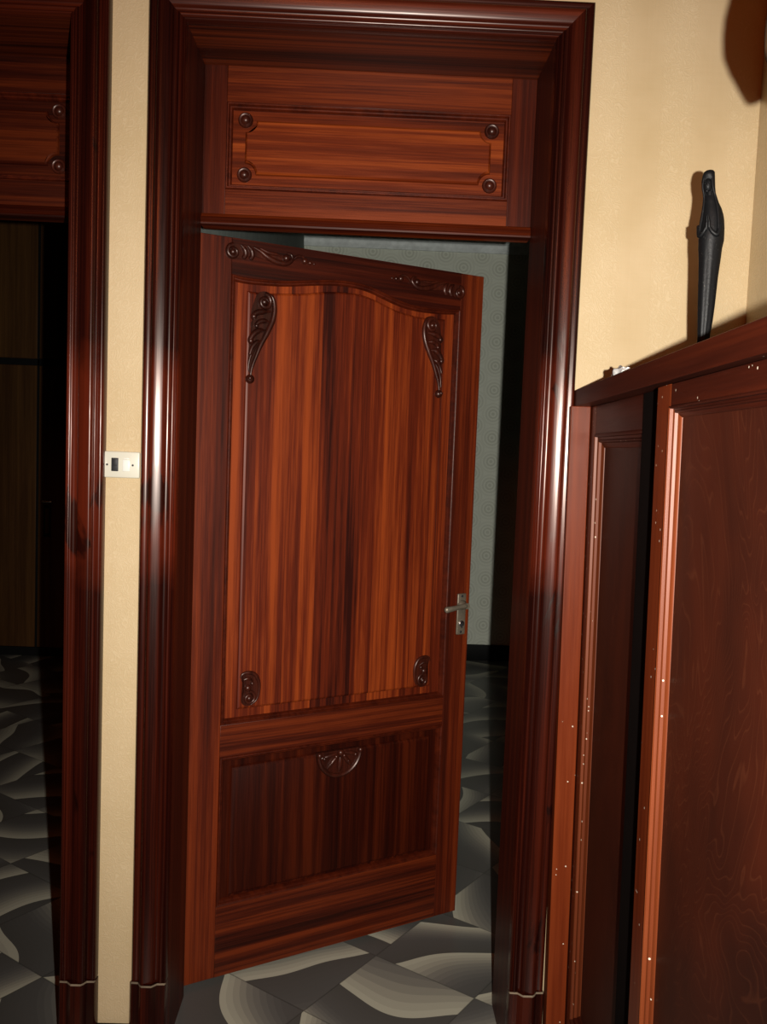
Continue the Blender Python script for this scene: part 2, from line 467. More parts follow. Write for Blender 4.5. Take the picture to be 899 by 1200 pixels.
struct('wall_back', bm, M['tran_h'], 'mahogany boarded wall behind the camera', 'wall')
bm = bmesh.new(); box(bm, -.469, 2.6, 4.208, 4.308, 0, H)
struct('wall_far', bm, M['damask'], 'grey green damask wallpaper wall seen past the open door', 'wall')
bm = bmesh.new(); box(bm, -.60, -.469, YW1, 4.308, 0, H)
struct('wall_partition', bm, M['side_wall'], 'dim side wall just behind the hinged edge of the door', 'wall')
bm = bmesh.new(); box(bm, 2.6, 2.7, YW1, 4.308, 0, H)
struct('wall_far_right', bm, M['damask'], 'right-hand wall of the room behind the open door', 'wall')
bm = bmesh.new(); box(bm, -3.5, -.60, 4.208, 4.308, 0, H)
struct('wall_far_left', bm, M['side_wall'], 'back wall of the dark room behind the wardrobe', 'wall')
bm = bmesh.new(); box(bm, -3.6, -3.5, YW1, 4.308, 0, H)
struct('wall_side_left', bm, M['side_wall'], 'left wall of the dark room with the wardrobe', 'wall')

# crown moulding and black skirting of the far room
bm = bmesh.new()
prof = [(4.208, 2.95), (4.208, 2.822), (4.196, 2.824), (4.190, 2.834), (4.182, 2.842), (4.176, 2.858), (4.176, 2.872), (4.168, 2.876), (4.160, 2.892), (4.156, 2.905), (4.146, 2.91), (4.11, 2.93), (4.09, 2.95)]
a = [bm.verts.new((-.469, y, z)) for y, z in prof]; b = [bm.verts.new((2.6, y, z)) for y, z in prof]
for i in range(len(prof)):
    j = (i + 1) % len(prof); bm.faces.new((a[i], a[j], b[j], b[i]))
bm.faces.new(a); bm.faces.new(list(reversed(b)))
struct('trim_3', bm, M['crown'], 'pale grey crown moulding above the damask wallpaper', 'crown moulding')
bm = bmesh.new(); box(bm, -.469, 2.6, 4.188, 4.208, 0, .11, .003)
struct('baseboard_far', bm, M['black_skirt'], 'black skirting under the damask wallpaper', 'baseboard')
bm = bmesh.new(); box(bm, -.609, -.5195, .014, .03, 0, .062, .002)
struct('baseboard_front', bm, M['black_skirt'], 'short black skirting between the two doorways', 'baseboard')

# ------------------------------------------------------------------ doorways
ZP = .185
CASE = [(0, .03), (0, .003), (.001, .0005), (.003, -.0008), (.005, .0005), (.006, .003), (.0075, .0035), (.009, .0005),
        (.0115, -.002), (.014, -.002), (.0165, .0005), (.018, .004), (.021, .0045), (.0255, .0045), (.0275, .003), (.029, -.0005), (.031, -.0035),
        (.035, -.0052), (.040, -.0068), (.046, -.0084), (.052, -.0097), (.057, -.0102), (.060, -.0092), (.0622, -.005), (.0635, .001), (.0645, .0055),
        (.067, .0062), (.071, .0054), (.076, .004), (.0795, .0042), (.082, .0065), (.0838, .0105), (.0848, .015), (.0848, .03)]
PLB = [(0, .03), (0, .001), (.002, -.003), (.02, -.004), (.028, -.012), (.032, -.0155), (.055, -.0155), (.06, -.011), (.066, -.001), (.083, .0), (.0855, .004), (.0855, .03)]

def doorway(x0, x1, nm, label, TH_='tran_h', TV_='tran_v', TP_='tran_panel'):
    """casing, jambs and the panelled transom of one doorway; returns its root"""
    cx = (x0 + x1) / 2
    root = empty(nm, (cx, 0, 0)); tag(root, label, 'door frame', kind='structure')
    a, b = x0 - cx, x1 - cx
    path = [(a, ZP), (a, ZT), (b, ZT), (b, ZP)]
    for segs, name, mat in (([0], 'casing_side', 'frame_v'), ([1], 'casing_head', 'frame_h'), ([2], 'casing_side', 'frame_v')):
        bm = bmesh.new(); sweep(bm, path, CASE, False, segs); obj(name, bm, M[mat], root, 50)
    for s, x in ((-1, a), (1, b)):
        bm = bmesh.new()
        lo = [bm.verts.new((x + s * o, y, 0)) for o, y in PLB]; hi = [bm.verts.new((x + s * o, y, ZP - .004)) for o, y in PLB]
        for i in range(len(PLB) - 1): bm.faces.new((lo[i], lo[i + 1], hi[i + 1], hi[i]))
        bm.faces.new(hi); bm.faces.new(lo)
        pl = obj('plinth_block', bm, M['frame_v'], root, 40)
        bm = bmesh.new()
        q = [(o, y) for o, y in PLB[1:-1]]
        lo = [bm.verts.new((x + s * o, y + .0008, ZP - .0042)) for o, y in q]; hi = [bm.verts.new((x + s * o, y + .002, ZP + .0002)) for o, y in q]
        for i in range(len(q) - 1): bm.faces.new((lo[i], lo[i + 1], hi[i + 1], hi[i]))
        obj('filler_line', bm, M['filler'], pl)
    bx('jamb', M['jamb_v'], root, a - .0205, a, .0302, DP, 0, ZT, bev=.0005)
    bx('jamb', M['jamb_v'], root, b, b + .0205, .0302, DP, 0, ZT, bev=.0005)
    bx('head_jamb', M['soffit_h'], root, a - .0205, b + .0205, .0302, .29, ZT, ZT + .0205, bev=.0008)
    # transom: panel with its frame
    sl, sr = a + .058, b - .062
    zb, zt = 2.122, 2.333
    bm = bmesh.new(); box(bm, sl - .01, sr + .01, DP + .016, DP + .034, zb - .01, zt + .01)
    tr = obj('transom', bm, M[TP_], root)
    bx('stile', M[TV_], tr, a, sl, DP, DP + .04, 2.05, ZT, bev=.001)
    bx('stile', M[TV_], tr, sr, b, DP, DP + .04, 2.05, ZT, bev=.001)
    bx('top_rail', M[TH_], tr, sl, sr, DP, DP + .04, zt, ZT, bev=.001)
    bx('bottom_rail', M[TH_], tr, sl, sr, DP, DP + .04, 2.05, zb, bev=.001)
    bm = bmesh.new()
    P = [(0, DP + .02), (0, DP - .002), (.002, DP - .005), (.005, DP - .005), (.007, DP - .001), (.008, DP + .004), (.011, DP + .004), (.0135, DP + .008), (.014, DP + .017)]
    sweep(bm, [(sl, zb), (sr, zb), (sr, zt), (sl, zt)], P, True)
    obj('panel_moulding', bm, M['mould'], tr)
    # sunk-corner raised field
    fx0, fx1, fz0, fz1, r = sl + .045, sr - .045, zb + .040, zt - .037, .028
    poly = []
    for (px, pz, a0) in ((fx0, fz0, 0), (fx0, fz1, -90), (fx1, fz1, 180), (fx1, fz0, 90)):
        for k in range(9):
            t = math.radians(a0 + k * 90 / 8)
            poly.append((px + r * math.cos(t), pz + r * math.sin(t)))
    bm = bmesh.new(); field(bm, poly, DP + .0065, DP + .0162, .006)
    obj('raised_field', bm, M[TP_], tr, 30)
    for px in (fx0, fx1):
        for pz in (fz0, fz1):
            bm = bmesh.new()
            lathe_y(bm, (px, DP + .0165, pz), [(.019, 0), (.0188, -.003), (.017, -.005), (.015, -.0035), (.0125, -.0035), (.011, -.008), (.0075, -.0125), (.003, -.0145)], 20)
            obj('rosette', bm, M['carve'], tr, 40)
    bm = bmesh.new()
    P = [(2.030, DP + .04), (2.030, DP - .006), (2.032, DP - .010), (2.036, DP - .0115), (2.040, DP - .009), (2.0415, DP - .012), (2.046, DP - .015), (2.0505, DP - .012), (2.052, DP - .007), (2.056, DP - .0055), (2.060, DP - .001), (2.061, DP + .003), (2.061, DP + .04)]
    va = [bm.verts.new((a + .0005, y, z)) for z, y in P]; vb = [bm.verts.new((b - .0005, y, z)) for z, y in P]
    for i in range(len(P) - 1): bm.faces.new((va[i], va[i + 1], vb[i + 1], vb[i]))
    bm.faces.new((va[0], va[-1], vb[-1], vb[0])); bm.faces.new(va); bm.faces.new(list(reversed(vb)))
    obj('transom_bead', bm, M[TH_], tr)
    return root

doorway(XL, XR, 'trim_1', 'moulded mahogany door frame with transom panel around the open door')
doorway(LL, LR, 'trim_2', 'moulded mahogany door frame at the left edge around the dark room', 'tran_shaded_h', 'tran_shaded_v', 'tran_shaded_h')

# ------------------------------------------------------------------ the open door
TH = .5126
door = empty('door_1', (-.4371, .2662, .012), (0, 0, TH))
tag(door, 'carved mahogany panel door standing ajar, hinged on its left', 'door', kind='structure')
W, HH, TK = .8936, 2.006, .040
U0, U1 = .083, .811
bx('stile', M['stile_v'], door, -.024, U0, 0, TK, 0, HH, bev=.0018)
bx('stile', M['stile_v'], door, U1, W, 0, TK, 0, HH, bev=.0018)
bx('bottom_rail', M['door_h'], door, U0, U1, 0, TK, 0, .203, bev=.001)
bx('middle_rail', M['door_h'], door, U0, U1, 0, TK, .622, .711, bev=.001)
arch = [tuple(v) for v in catmull([(U0, 1.913), (.115, 1.909), (.155, 1.909), (.2315, 1.9135), (.31, 1.925), (.38, 1.934), (.44, 1.936), (.497, 1.930), (.545, 1.917), (.594, 1.903), (.64, 1.895), (.692, 1.892), (.75, 1.894), (U1, 1.899)], 4)]
arch = [(v[0], v[1]) for v in arch]
bm = bmesh.new()
g = [[bm.verts.new((u, y, z)) for u, z in row] for row in (arch, [(v[0], HH) for v in arch]) for y in (0, TK)]
for i in range(len(arch) - 1):
    for p, q in ((0, 2), (3, 1), (2, 3), (1, 0)):
        bm.faces.new((g[p][i], g[p][i + 1], g[q][i + 1], g[q][i]))
bm.faces.new([g[k][0] for k in (0, 1, 3, 2)]); bm.faces.new([g[k][-1] for k in (0, 2, 3, 1)])
obj('top_rail', bm, M['toprail'], door, 30)
bm = bmesh.new(); box(bm, U0 - .012, U1 + .012, .013, .030, .70, 1.95)
panel = obj('upper_panel', bm, M['door_v'], door)
MO = [(0, .02), (0, -.001), (.0015, -.0035), (.004, -.004), (.0065, -.002), (.0075, .002), (.0105, .0025), (.013, .006), (.0145, .0135)]
MOr = [(-o, y) for o, y in MO]
clockwise = [(U0, .711)] + arch + [(U1, .711)]                  # up the left, over the arch, down the right
bm = bmesh.new(); sweep(bm, clockwise, MOr, True)
obj('panel_moulding', bm, M['mould'], door, 40)
top = [(v[0], v[1]) for v in catmull([(.131, 1.8765), (.17, 1.876), (.2, 1.878), (.296, 1.8885), (.37, 1.902), (.447, 1.907), (.50, 1.9015), (.55, 1.887), (.6, 1.873), (.66, 1.8645), (.70, 1.863), (.765, 1.866)], 4)]
bm = bmesh.new(); field(bm, [(.131, .747)] + top + [(.765, .747)], .0065, .0132, .007)
obj('raised_field', bm, M['door_v'], panel, 25)
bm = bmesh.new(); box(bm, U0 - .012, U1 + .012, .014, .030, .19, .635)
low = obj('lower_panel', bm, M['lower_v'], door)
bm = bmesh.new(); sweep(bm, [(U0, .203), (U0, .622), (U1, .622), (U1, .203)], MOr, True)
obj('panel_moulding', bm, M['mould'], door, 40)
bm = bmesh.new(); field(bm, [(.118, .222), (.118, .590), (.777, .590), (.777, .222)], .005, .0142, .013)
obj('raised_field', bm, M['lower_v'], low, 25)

# carved ornaments: strokes of tapered scroll work in relief
def stroke(bm, pts, r, y, mir=None, ends=(.45, .35)):
    if mir is not None: pts = [(2 * mir - p[0], p[1]) for p in pts]
    q = catmull([(p[0], y, p[1]) for p in pts], 6)
    n = len(q)
    rad = []
    for i in range(n):
        t = i / (n - 1)
        k = 1.0
        if t < .3: k = ends[0] + (1 - ends[0]) * (t / .3)
        if t > .5: k = ends[1] + (1 - ends[1]) * ((1 - t) / .5)
        rad.append(r * k)
    tube(bm, q, rad, 8, .95)

def volute(bm, c, r, y, w_, turns=1.4, a0=0, sgn=1):
    n = int(22 * turns)
    q, rad = [], []
    for i in range(n + 1):
        t = i / n
        a = a0 + sgn * turns * 2 * PI * t
        rr = r * (1 - .62 * t)
        q.append((c[0] + rr * math.cos(a), y - .003 * t, c[1] + rr * math.sin(a))); rad.append(w_ * (1 - .35 * t))
    tube(bm, q, rad, 8)

def bead(bm, c, r, y): ball(bm, (c[0], y, c[1]), r, r * .9, r)

def pad(bm, pts, y0, y1):
    q = [(v[0], v[1]) for v in catmull(list(pts) + [pts[0]], 4)][:-1]
    prism(bm, q, y1, y0)

def mirror(pts, s): return [(s * p[0], p[1]) for p in pts]

def upper_corner(name, ox, oz, s, k=1.0):
    bm = bmesh.new()
    T = lambda pts: [(ox + s * k * x, oz + k * z) for x, z in pts]
    Y = .004
    pad(bm, T([(-.022, .012), (-.008, .026), (.014, .026), (.03, .010), (.034, -.02), (.026, -.055), (.004, -.10), (-.012, -.135), (-.022, -.16), (-.034, -.19), (-.040, -.165), (-.038, -.12), (-.040, -.10), (-.032, -.085), (-.034, -.06), (-.028, -.045), (-.034, -.03)]), .0132, .0035)
    volute(bm, T([(0.002, 0)])[0], .020 * k, Y - .002, .0072, 1.12, PI / 2 if s > 0 else PI / 2, -s)
    bead(bm, T([(0.002, 0)])[0], .0095, Y - .001)
    stroke(bm, T([(.004, .024), (.024, .014), (.031, -.012), (.027, -.045), (.012, -.08), (-.006, -.115), (-.018, -.145), (-.029, -.175), (-.033, -.20)]), .0078, Y - .002)
    for a, r in (([(.020, -.024), (.0, -.026), (-.018, -.030), (-.030, -.040), (-.026, -.048)], .0080), ([(.016, -.052), (.002, -.050), (-.012, -.054), (-.022, -.064)], .0068),
                 ([(.006, -.076), (-.010, -.076), (-.026, -.086), (-.037, -.104), (-.031, -.110)], .0080), ([(-.006, -.104), (-.018, -.108), (-.030, -.122), (-.037, -.142)], .0064)):
        stroke(bm, T(a), r, Y - .003, None, (.3, .8))
    for c_, r in (((-.028, -.041), .0080), ((-.035, -.106), .0080), ((-.020, -.065), .0060)):
        bead(bm, T([c_])[0], r, Y - .004)
    stroke(bm, T([(-.012, -.112), (-.026, -.13), (-.036, -.155), (-.039, -.185)]), .0045, Y)
    bead(bm, T([(-.033, -.206)])[0], .0125, Y + .001)
    bead(bm, T([(-.036, -.204)])[0], .0055, Y - .008)
    obj(name, bm, M['carve'], panel, 50)

upper_corner('carved_scroll', .1760, 1.8515, 1)
upper_corner('carved_scroll', .7165, 1.8425, -1, .97)

def lower_corner(ox, oz, s):
    bm = bmesh.new()
    T = lambda pts: [(ox + s * x, oz + z) for x, z in pts]
    Y = .004
    pad(bm, T([(-.022, .04), (-.002, .05), (.018, .042), (.03, .022), (.033, -.005), (.027, -.03), (.008, -.046), (-.014, -.042), (-.02, -.025), (-.012, -.005), (-.014, .015), (-.02, .026)]), .0132, .004)
    stroke(bm, T([(-.024, .034), (-.018, .044), (-.002, .047), (.018, .040), (.030, .018), (.031, -.010), (.024, -.032), (.008, -.044)]), .0055, Y - .001)
    volute(bm, T([(.002, -.024)])[0], .018, Y - .002, .0052, 1.2, PI / 2, -s)
    bead(bm, T([(.002, -.025)])[0], .0085, Y - .003)
    bead(bm, T([(-.002, .004)])[0], .0095, Y - .001)
    bead(bm, T([(.010, .016)])[0], .0055, Y - .003)
    stroke(bm, T([(-.014, .028), (.0, .030), (.014, .022)]), .0045, Y - .001)
    obj('carved_scroll', bm, M['carve'], panel, 50)
lower_corner(.1625, .802, 1)
lower_corner(.7335, .795, -1)

def rail_carving(ox, oz, s, sl=0.0):
    bm = bmesh.new()
    T = lambda pts: [(ox + s * x, oz + z + sl * x) for x, z in pts]
    Y = -.004
    pad(bm, T([(-.02, .0), (-.012, .018), (.008, .022), (.03, .020), (.06, .018), (.085, .012), (.12, .008), (.16, .006), (.165, -.006), (.15, -.014), (.12, -.014), (.095, -.010), (.06, -.004), (.03, -.010), (.0, -.018), (-.014, -.014)]), .0, -.0035)
    volute(bm, T([(0, 0)])[0], .0175, Y - .001, .0068, 1.1, PI / 2, s)
    bead(bm, T([(0, 0)])[0], .0085, Y)
    for x in (.030, .049):
        stroke(bm, T([(x - .010, .020), (x + .002, .008), (x + .004, -.004 - .05 * (x - .028)), (x - .002, -.014)]), .0072, Y - .002, None, (.35, .8))
    stroke(bm, T([(.056, .018), (.076, .010), (.096, -.002), (.125, -.012), (.152, -.012), (.167, .0), (.164, .012), (.152, .014)]), .0076, Y - .002)
    stroke(bm, T([(.075, .018), (.10, .010), (.125, .008), (.14, .002)]), .005, Y)
    bead(bm, T([(.150, .002)])[0], .0095, Y - .001)
    stroke(bm, T([(.168, -.004), (.182, .010), (.198, .012), (.212, .003)]), .0042, Y + .001)
    bead(bm, T([(.205, .001)])[0], .0085, Y)
    bead(bm, T([(.221, -.002)])[0], .006, Y)
    bead(bm, T([(.234, -.003)])[0], .0038, Y + .001)
    obj('carved_scroll', bm, M['carve'], door, 50)
rail_carving(.0835, 1.969, 1, .01)
rail_carving(.800, 1.947, -1, .075)

# shell carving on the lower panel
bm = bmesh.new()
cx, cz, R_ = .4505, .588, .074
pad_pts = [(cx + R_ * math.cos(a), cz + R_ * 1.02 * math.sin(a)) for a in [PI + PI * i / 18 for i in range(19)]]
prism(bm, [(cx - R_, cz + .004)] + pad_pts + [(cx + R_, cz + .004)], -.002, .012)
tube(bm, [(cx + R_ * .93 * math.cos(PI + PI * i / 28), -.003, cz + R_ * .95 * math.sin(PI + PI * i / 28)) for i in range(29)], .0065, 8)
for k, a in enumerate((-.93, -.73, -.5, -.27, -.07)):
    ang = a * PI
    r0, r1 = .014, R_ * .82
    q = [(cx + (r0 + (r1 - r0) * t) * math.cos(ang), -.006 + .004 * t, cz + (r0 + (r1 - r0) * t) * math.sin(ang)) for t in (0, .25, .5, .75, 1)]
    tube(bm, q, [.005, .0085, .009, .0075, .004] if k == 2 else [.003, .0055, .007, .0065, .003], 10)
for x in (-1, 1):
    ball(bm, (cx + x * .067, -.006, cz - .002), .0085)
    ball(bm, (cx + x * .051, -.006, cz - .014), .0065)
    ball(bm, (cx + x * .027, -.006, cz - .030), .0055)
ball(bm, (cx, -.008, cz - .001), .0095); ball(bm, (cx + .013, -.007, cz - .012), .006); ball(bm, (cx - .013, -.007, cz - .012), .006)
obj('carved_shell', bm, M['carve'], low, 45)

# lever handle on its long plate
bm = bmesh.new(); box(bm, .8465, .8785, -.005, .0, .9035, 1.0325, .0035, 3)
hp = obj('handle_plate', bm, M['nickel'], door)
bm = bmesh.new()
lathe_y(bm, (.8625, -.004, .9975), [(.0155, 0), (.015, -.006), (.011, -.009), (.0095, -.022), (.0095, -.030)], 18)
q = catmull([(.8625, -.027, .9975), (.852, -.032, .9978), (.834, -.033, .9965), (.810, -.033, .993), (.790, -.031, .990)], 6)
tube(bm, q, [.0098 - .0022 * math.sin(PI * i / (len(q) - 1)) for i in range(len(q))], 12, .8)
ball(bm, (.790, -.031, .990), .0098, .008, .0098)
obj('lever', bm, M['nickel'], hp, 50)
bm = bmesh.new()
lathe_y(bm, (.8625, -.0045, .938), [(.010, 0), (.010, -.004), (.008, -.006)], 16)
obj('lock_cylinder', bm, M['steel'], hp)
bm = bmesh.new(); box(bm, .861, .864, -.0116, -.0095, .925, .9375)
box(bm, .8605, .8645, -.0116, -.0095, .9365, .9405)
obj('keyhole', bm, M['dark_plastic'], hp)
for z in (1.0245, .912):
    bm = bmesh.new(); lathe_y(bm, (.8625, -.0045, z), [(.0042, 0), (.004, -.0014), (.002, -.002)], 12)
    obj('screw', bm, M['dark_plastic'], hp)
for z in (.22, 1.0, 1.78):
    bm = bmesh.new(); tube(bm, [(-.0255, .004, z - .045), (-.0255, .004, z + .045)], .006, 12, 1, Vector((1, 0, 0)))
    obj('hinge', bm, M['nickel'], door)

# ------------------------------------------------------------------ light switch
sw = empty('light_switch', (-.5665, .03, 1.4275))
tag(sw, 'ivory double light switch with one dark rocker on the wallpaper strip between doorways', 'light switch')
bm = bmesh.new(); box(bm, -.0425, .0425, -.009, 0, -.0305, .0305, .003, 3)
obj('switch_plate', bm, M['plastic'], sw)
bm = bmesh.new()
box(bm, -.0225, -.0065, -.0115, -.008, -.0155, .0155, .0012)
box(bm, -.0185, -.0085, -.0135, -.0105, -.003, .0145, .001)
tag(obj('rocker', bm, M['dark_plastic'], sw), 'dark grey rocker')
bm = bmesh.new()
box(bm, .004, .0205, -.0115, -.008, -.0150, .0120, .0012)
box(bm, .006, .0185, -.0105, -.0085, .0135, .0155, .0004)
tag(obj('rocker', bm, M['white_plastic'], sw), 'white rocker')
for x in (-.0325, .0268):
    bm = bmesh.new(); lathe_y(bm, (x, -.0085, -.0005), [(.0026, 0), (.0024, -.0012), (.001, -.0016)], 12)
    obj('screw', bm, M['dark_plastic'], sw)

# ------------------------------------------------------------------ red brown cabinet along the right wall
cab = empty('cabinet', (.500, .026, 0), (math.radians(-.35), math.radians(-.66), -.06))
tag(cab, 'tall red brown panelled cabinet with paint specks along the right wall', 'cabinet')
CD, CN, CT = .335, -1.9, 1.640            # depth, near end, top height
bx('carcass', M['cab_v'], cab, .060, CD, CN, -.004, .0, 1.602, bev=.002)
# cornice
bm = bmesh.new()
pr = [(CD, 1.602), (.001, 1.602), (.0, 1.603), (.0, 1.6392), (.0008, 1.640), (CD, 1.640)]
fa = [bm.verts.new((x, -.002, z)) for x, z in pr]; na = [bm.verts.new((x, CN - .02, z)) for x, z in pr]
for i in range(len(pr)):
    j = (i + 1) % len(pr); bm.faces.new((fa[i], fa[j], na[j], na[i]))
bm.faces.new(fa); bm.faces.new(list(reversed(na)))
obj('cornice', bm, M['cab_h'], cab)
bx('corner_post', M['post'], cab, -.012, .034, -.055, -.004, 0, 1.6025, bev=.002)
F1 = .036          # face of the set-back door
def rail(name, mat, par, *a): return bx(name, M[mat], par, *a, bev=.0012)
# set-back far door
y0, y1, zt1 = -.056, -.556, 1.6015
y1 = y1 - .15
bm = bmesh.new(); box(bm, F1 + .017, F1 + .024, y1 - .01, y0 - .02, .1, zt1 - .03)
d1 = obj('door', bm, M['ply'], cab)
rail('stile', 'cab_v', d1, F1, F1 + .024, y0 - .052, -.004, .06, zt1)
rail('top_rail', 'cab_h', d1, F1, F1 + .024, y1, y0 - .052, 1.538, zt1)
rail('bottom_rail', 'cab_h', d1, F1, F1 + .024, y1, y0 - .052, .06, .17)
# near door, proud of the far one
F2 = .008
y2, zt2 = -.742, 1.598
bm = bmesh.new(); box(bm, F2 + .014, F2 + .022, CN + .05, y2 - .07, .1, zt2 - .02)
d2 = obj('door', bm, M['ply'], cab)
rail('stile', 'post', d2, F2, F2 + .030, y2 - .075, y2, .06, zt2)
rail('top_rail', 'cab_h', d2, F2, F2 + .030, CN + .08, y2 - .075, 1.565, zt2)
rail('bottom_rail', 'cab_h', d2, F2, F2 + .030, CN + .08, y2 - .075, .06, .17)
rail('stile', 'cab_v', d2, F2, F2 + .030, CN, CN + .08, .06, zt2)
rail('plinth', 'cab_h', cab, .03, CD, CN, -.056, .0, .06)
bx('gap_shade_strip', M['gap'], cab, F1 - .0045, F1 + .012, y2, -.556, .06, 1.6, bev=0)  # black strip painted in for the shade between the two doors

def cab_moulding(par, F, ya, yb, za, zb, wd, dp):
    """moulded frame just inside a door opening: faces -x, steps down towards the panel"""
    # local 2-D frame (u along -y, z): closed clockwise path so offsets go inward
    prof = [(0, 0), (0, -.0015), (wd * .10, -.003), (wd * .22, -.0015), (wd * .25, dp * .22), (wd * .42, dp * .30), (wd * .5, dp * .22), (wd * .6, dp * .30), (wd * .66, dp * .6), (wd * .86, dp * .72), (wd, dp * .86), (wd * 1.02, dp)]
    for segs, mt in (([0], 'cab_m'), ([1], 'cab_h'), ([2], 'cab_m'), ([3], 'cab_h')):  # level pieces in darker wood: shade on the downward face put into colour
        bm = bmesh.new()
        sweep(bm, [(-ya, za), (-ya, zb), (-yb, zb), (-yb, za)], [(-o, y) for o, y in prof], True, segs)
        for v in bm.verts:
            u, d, z = v.co
            v.co = Vector((F + d, -u, z))
        obj('panel_moulding', bm, M[mt], par, 40)
cab_moulding(d1, F1, y0 - .052, y1 + .0, .17, 1.538, .030, .018)
cab_moulding(d2, F2, y2 - .075, CN + .08, .17, 1.565, .016, .0145)

# crumb of plaster lying on the cornice
bm = bmesh.new()
bmesh.ops.create_icosphere(bm, subdivisions=3, radius=1)
for v in bm.verts:
    n = v.co.normalized()
    k = 1 + .28 * math.sin(7 * n.x + 2) * math.cos(5 * n.y) + .12 * math.sin(17 * n.z + 9 * n.x)
    v.co = Vector((n.x * .013 * k, n.y * .042 * k, max(-.35, n.z) * .0125 * k))
pc = obj('plaster_fragment', bm, M['plaster'], None, 60)
pc.location = (.472, -.40, 1.6475); pc.rotation_euler = (.02, 0, -.06)
tag(pc, 'small white plaster crumb lying on the cabinet cornice below the statuette', 'plaster fragment')

# ------------------------------------------------------------------ statuette
st = empty('statuette', (.602, -.452, 1.6475))
tag(st, 'slim black carved statuette of a veiled praying figure standing on the cabinet', 'statuette')
PR = [(0.3612, -0.0060, 0.0020), (0.3598, -0.0063, 0.0064), (0.3570, -0.0071, 0.0094), (0.3502, -0.0079, 0.0108), (0.3406, -0.0081, 0.0118), (0.3297, -0.0068, 0.0115), (0.3203, -0.0044, 0.0107), (0.3135, -0.0020, 0.0110), (0.3040, 0.0002, 0.0125), (0.2932, 0.0022, 0.0162), (0.2823, 0.0036, 0.0187), (0.2727, 0.0040, 0.0202), (0.2589, 0.0041, 0.0215), (0.2479, 0.0034, 0.0225), (0.2383, 0.0038, 0.0223), (0.2244, 0.0029, 0.0208), (0.2045, 0.0033, 0.0192), (0.1742, 0.0028, 0.0172), (0.1439, 0.0026, 0.0160), (0.1196, 0.0025, 0.0149), (0.0952, 0.0022, 0.0134), (0.0677, 0.0014, 0.0110), (.045, .001, .0105), (.018, .001, .0112), (.012, .001, .0175), (0, .001, .018)]
fa = math.radians(235)                      # way the figure faces: to the front left
fx, fy = math.cos(fa), math.sin(fa)
bm = bmesh.new()
rings = []
N = 28
for z, cx, r in PR:
    ring = []
    for k in range(N):
        a = 2 * PI * k / N
        x, y = math.cos(a) * r, math.sin(a) * r * .92
        f = (math.cos(a) * fx + math.sin(a) * fy)
        cut = 0
        if .315 < z < .342 and f > .55: cut = .0035 * (f - .55) / .45 * 2       # opening of the hood
        if .02 < z < .22: cut = .0009 * math.cos(9 * a)                         # folds of the robe
        ring.append(bm.verts.new((cx + x - fx * cut, y - fy * cut, z)))
    rings.append(ring)
for a, b in zip(rings, rings[1:]):
    for k in range(N): bm.faces.new((a[k], a[(k + 1) % N], b[(k + 1) % N], b[k]))
bm.faces.new(rings[0]); bm.faces.new(list(reversed(rings[-1])))
obj('robe', bm, M['ebony'], st, 60)
px, py = -fy, fx                            # figure's left-right axis
def fp(cx, f, s, z): return (cx + fx * f + px * s, fy * f + py * s, z)
bm = bmesh.new()
ball(bm, fp(-.0068, .0058, 0, .3325), .0078, .0078, .0125, 18, 12)              # face
ball(bm, fp(-.0068, .0132, 0, .331), .0018, .0018, .0036)                       # nose
ball(bm, fp(-.0062, .0112, 0, .3215), .0034, .0034, .0030)                      # chin
ball(bm, fp(-.0065, .0122, 0, .3262), .0026, .0022, .0011)                      # lips
for s in (-1, 1):
    ball(bm, fp(-.0068, .0120, s * .0034, .3348), .0017, .0017, .0012)          # eyes
    ball(bm, fp(-.0068, .0122, s * .0034, .3378), .0026, .0022, .0008)          # brows
tube(bm, [fp(-.004, .002, 0, .322), fp(-.001, .002, 0, .306)], [.006, .0075], 12)
obj('face', bm, M['ebony'], st, 60)
bm = bmesh.new()
for s in (-1, 1):                           # veil edges falling from the hood, then sleeves
    q = catmull([fp(-.0068, .0085, s * .0072, .344), fp(-.0060, .0085, s * .0088, .330), fp(-.0015, .0085, s * .0095, .312), fp(.002, .012, s * .0125, .290), fp(.003, .0145, s * .0155, .265), fp(.003, .0165, s * .017, .243)], 5)
    tube(bm, q, [.0018 + .0010 * i / len(q) for i in range(len(q))], 8)
    q = catmull([fp(.003, .010, s * .0185, .262), fp(.003, .0175, s * .0155, .244), fp(.003, .0225, s * .008, .248), fp(.003, .0245, s * .003, .256)], 5)
    tube(bm, q, [.0052 - .0024 * i / len(q) for i in range(len(q))], 10)
obj('veil', bm, M['ebony'], st, 60)
bm = bmesh.new()
for s in (-1, 1):                           # pressed palms with fingers
    tube(bm, [fp(.003, .0235, s * .0024, .253), fp(.003, .0255, s * .0022, .262), fp(.003, .0262, s * .0018, .268)], [.0028, .0026, .0022], 8)
    for i in range(4):
        o = -.003 + .002 * i
        tube(bm, [fp(.003, .0250 + o, s * .0016, .264), fp(.003, .0262 + o, s * .0014, .272), fp(.003, .0266 + o, s * .0010, .278 - .0012 * abs(i - 1.5))], [.0011, .00105, .0007], 6)
    tube(bm, [fp(.003, .0215, s * .0028, .258), fp(.003, .0215, s * .0030, .265), fp(.003, .022, s * .0026, .270)], [.0013, .0011, .0008], 6)
obj('hands', bm, M['ebony'], st, 60)

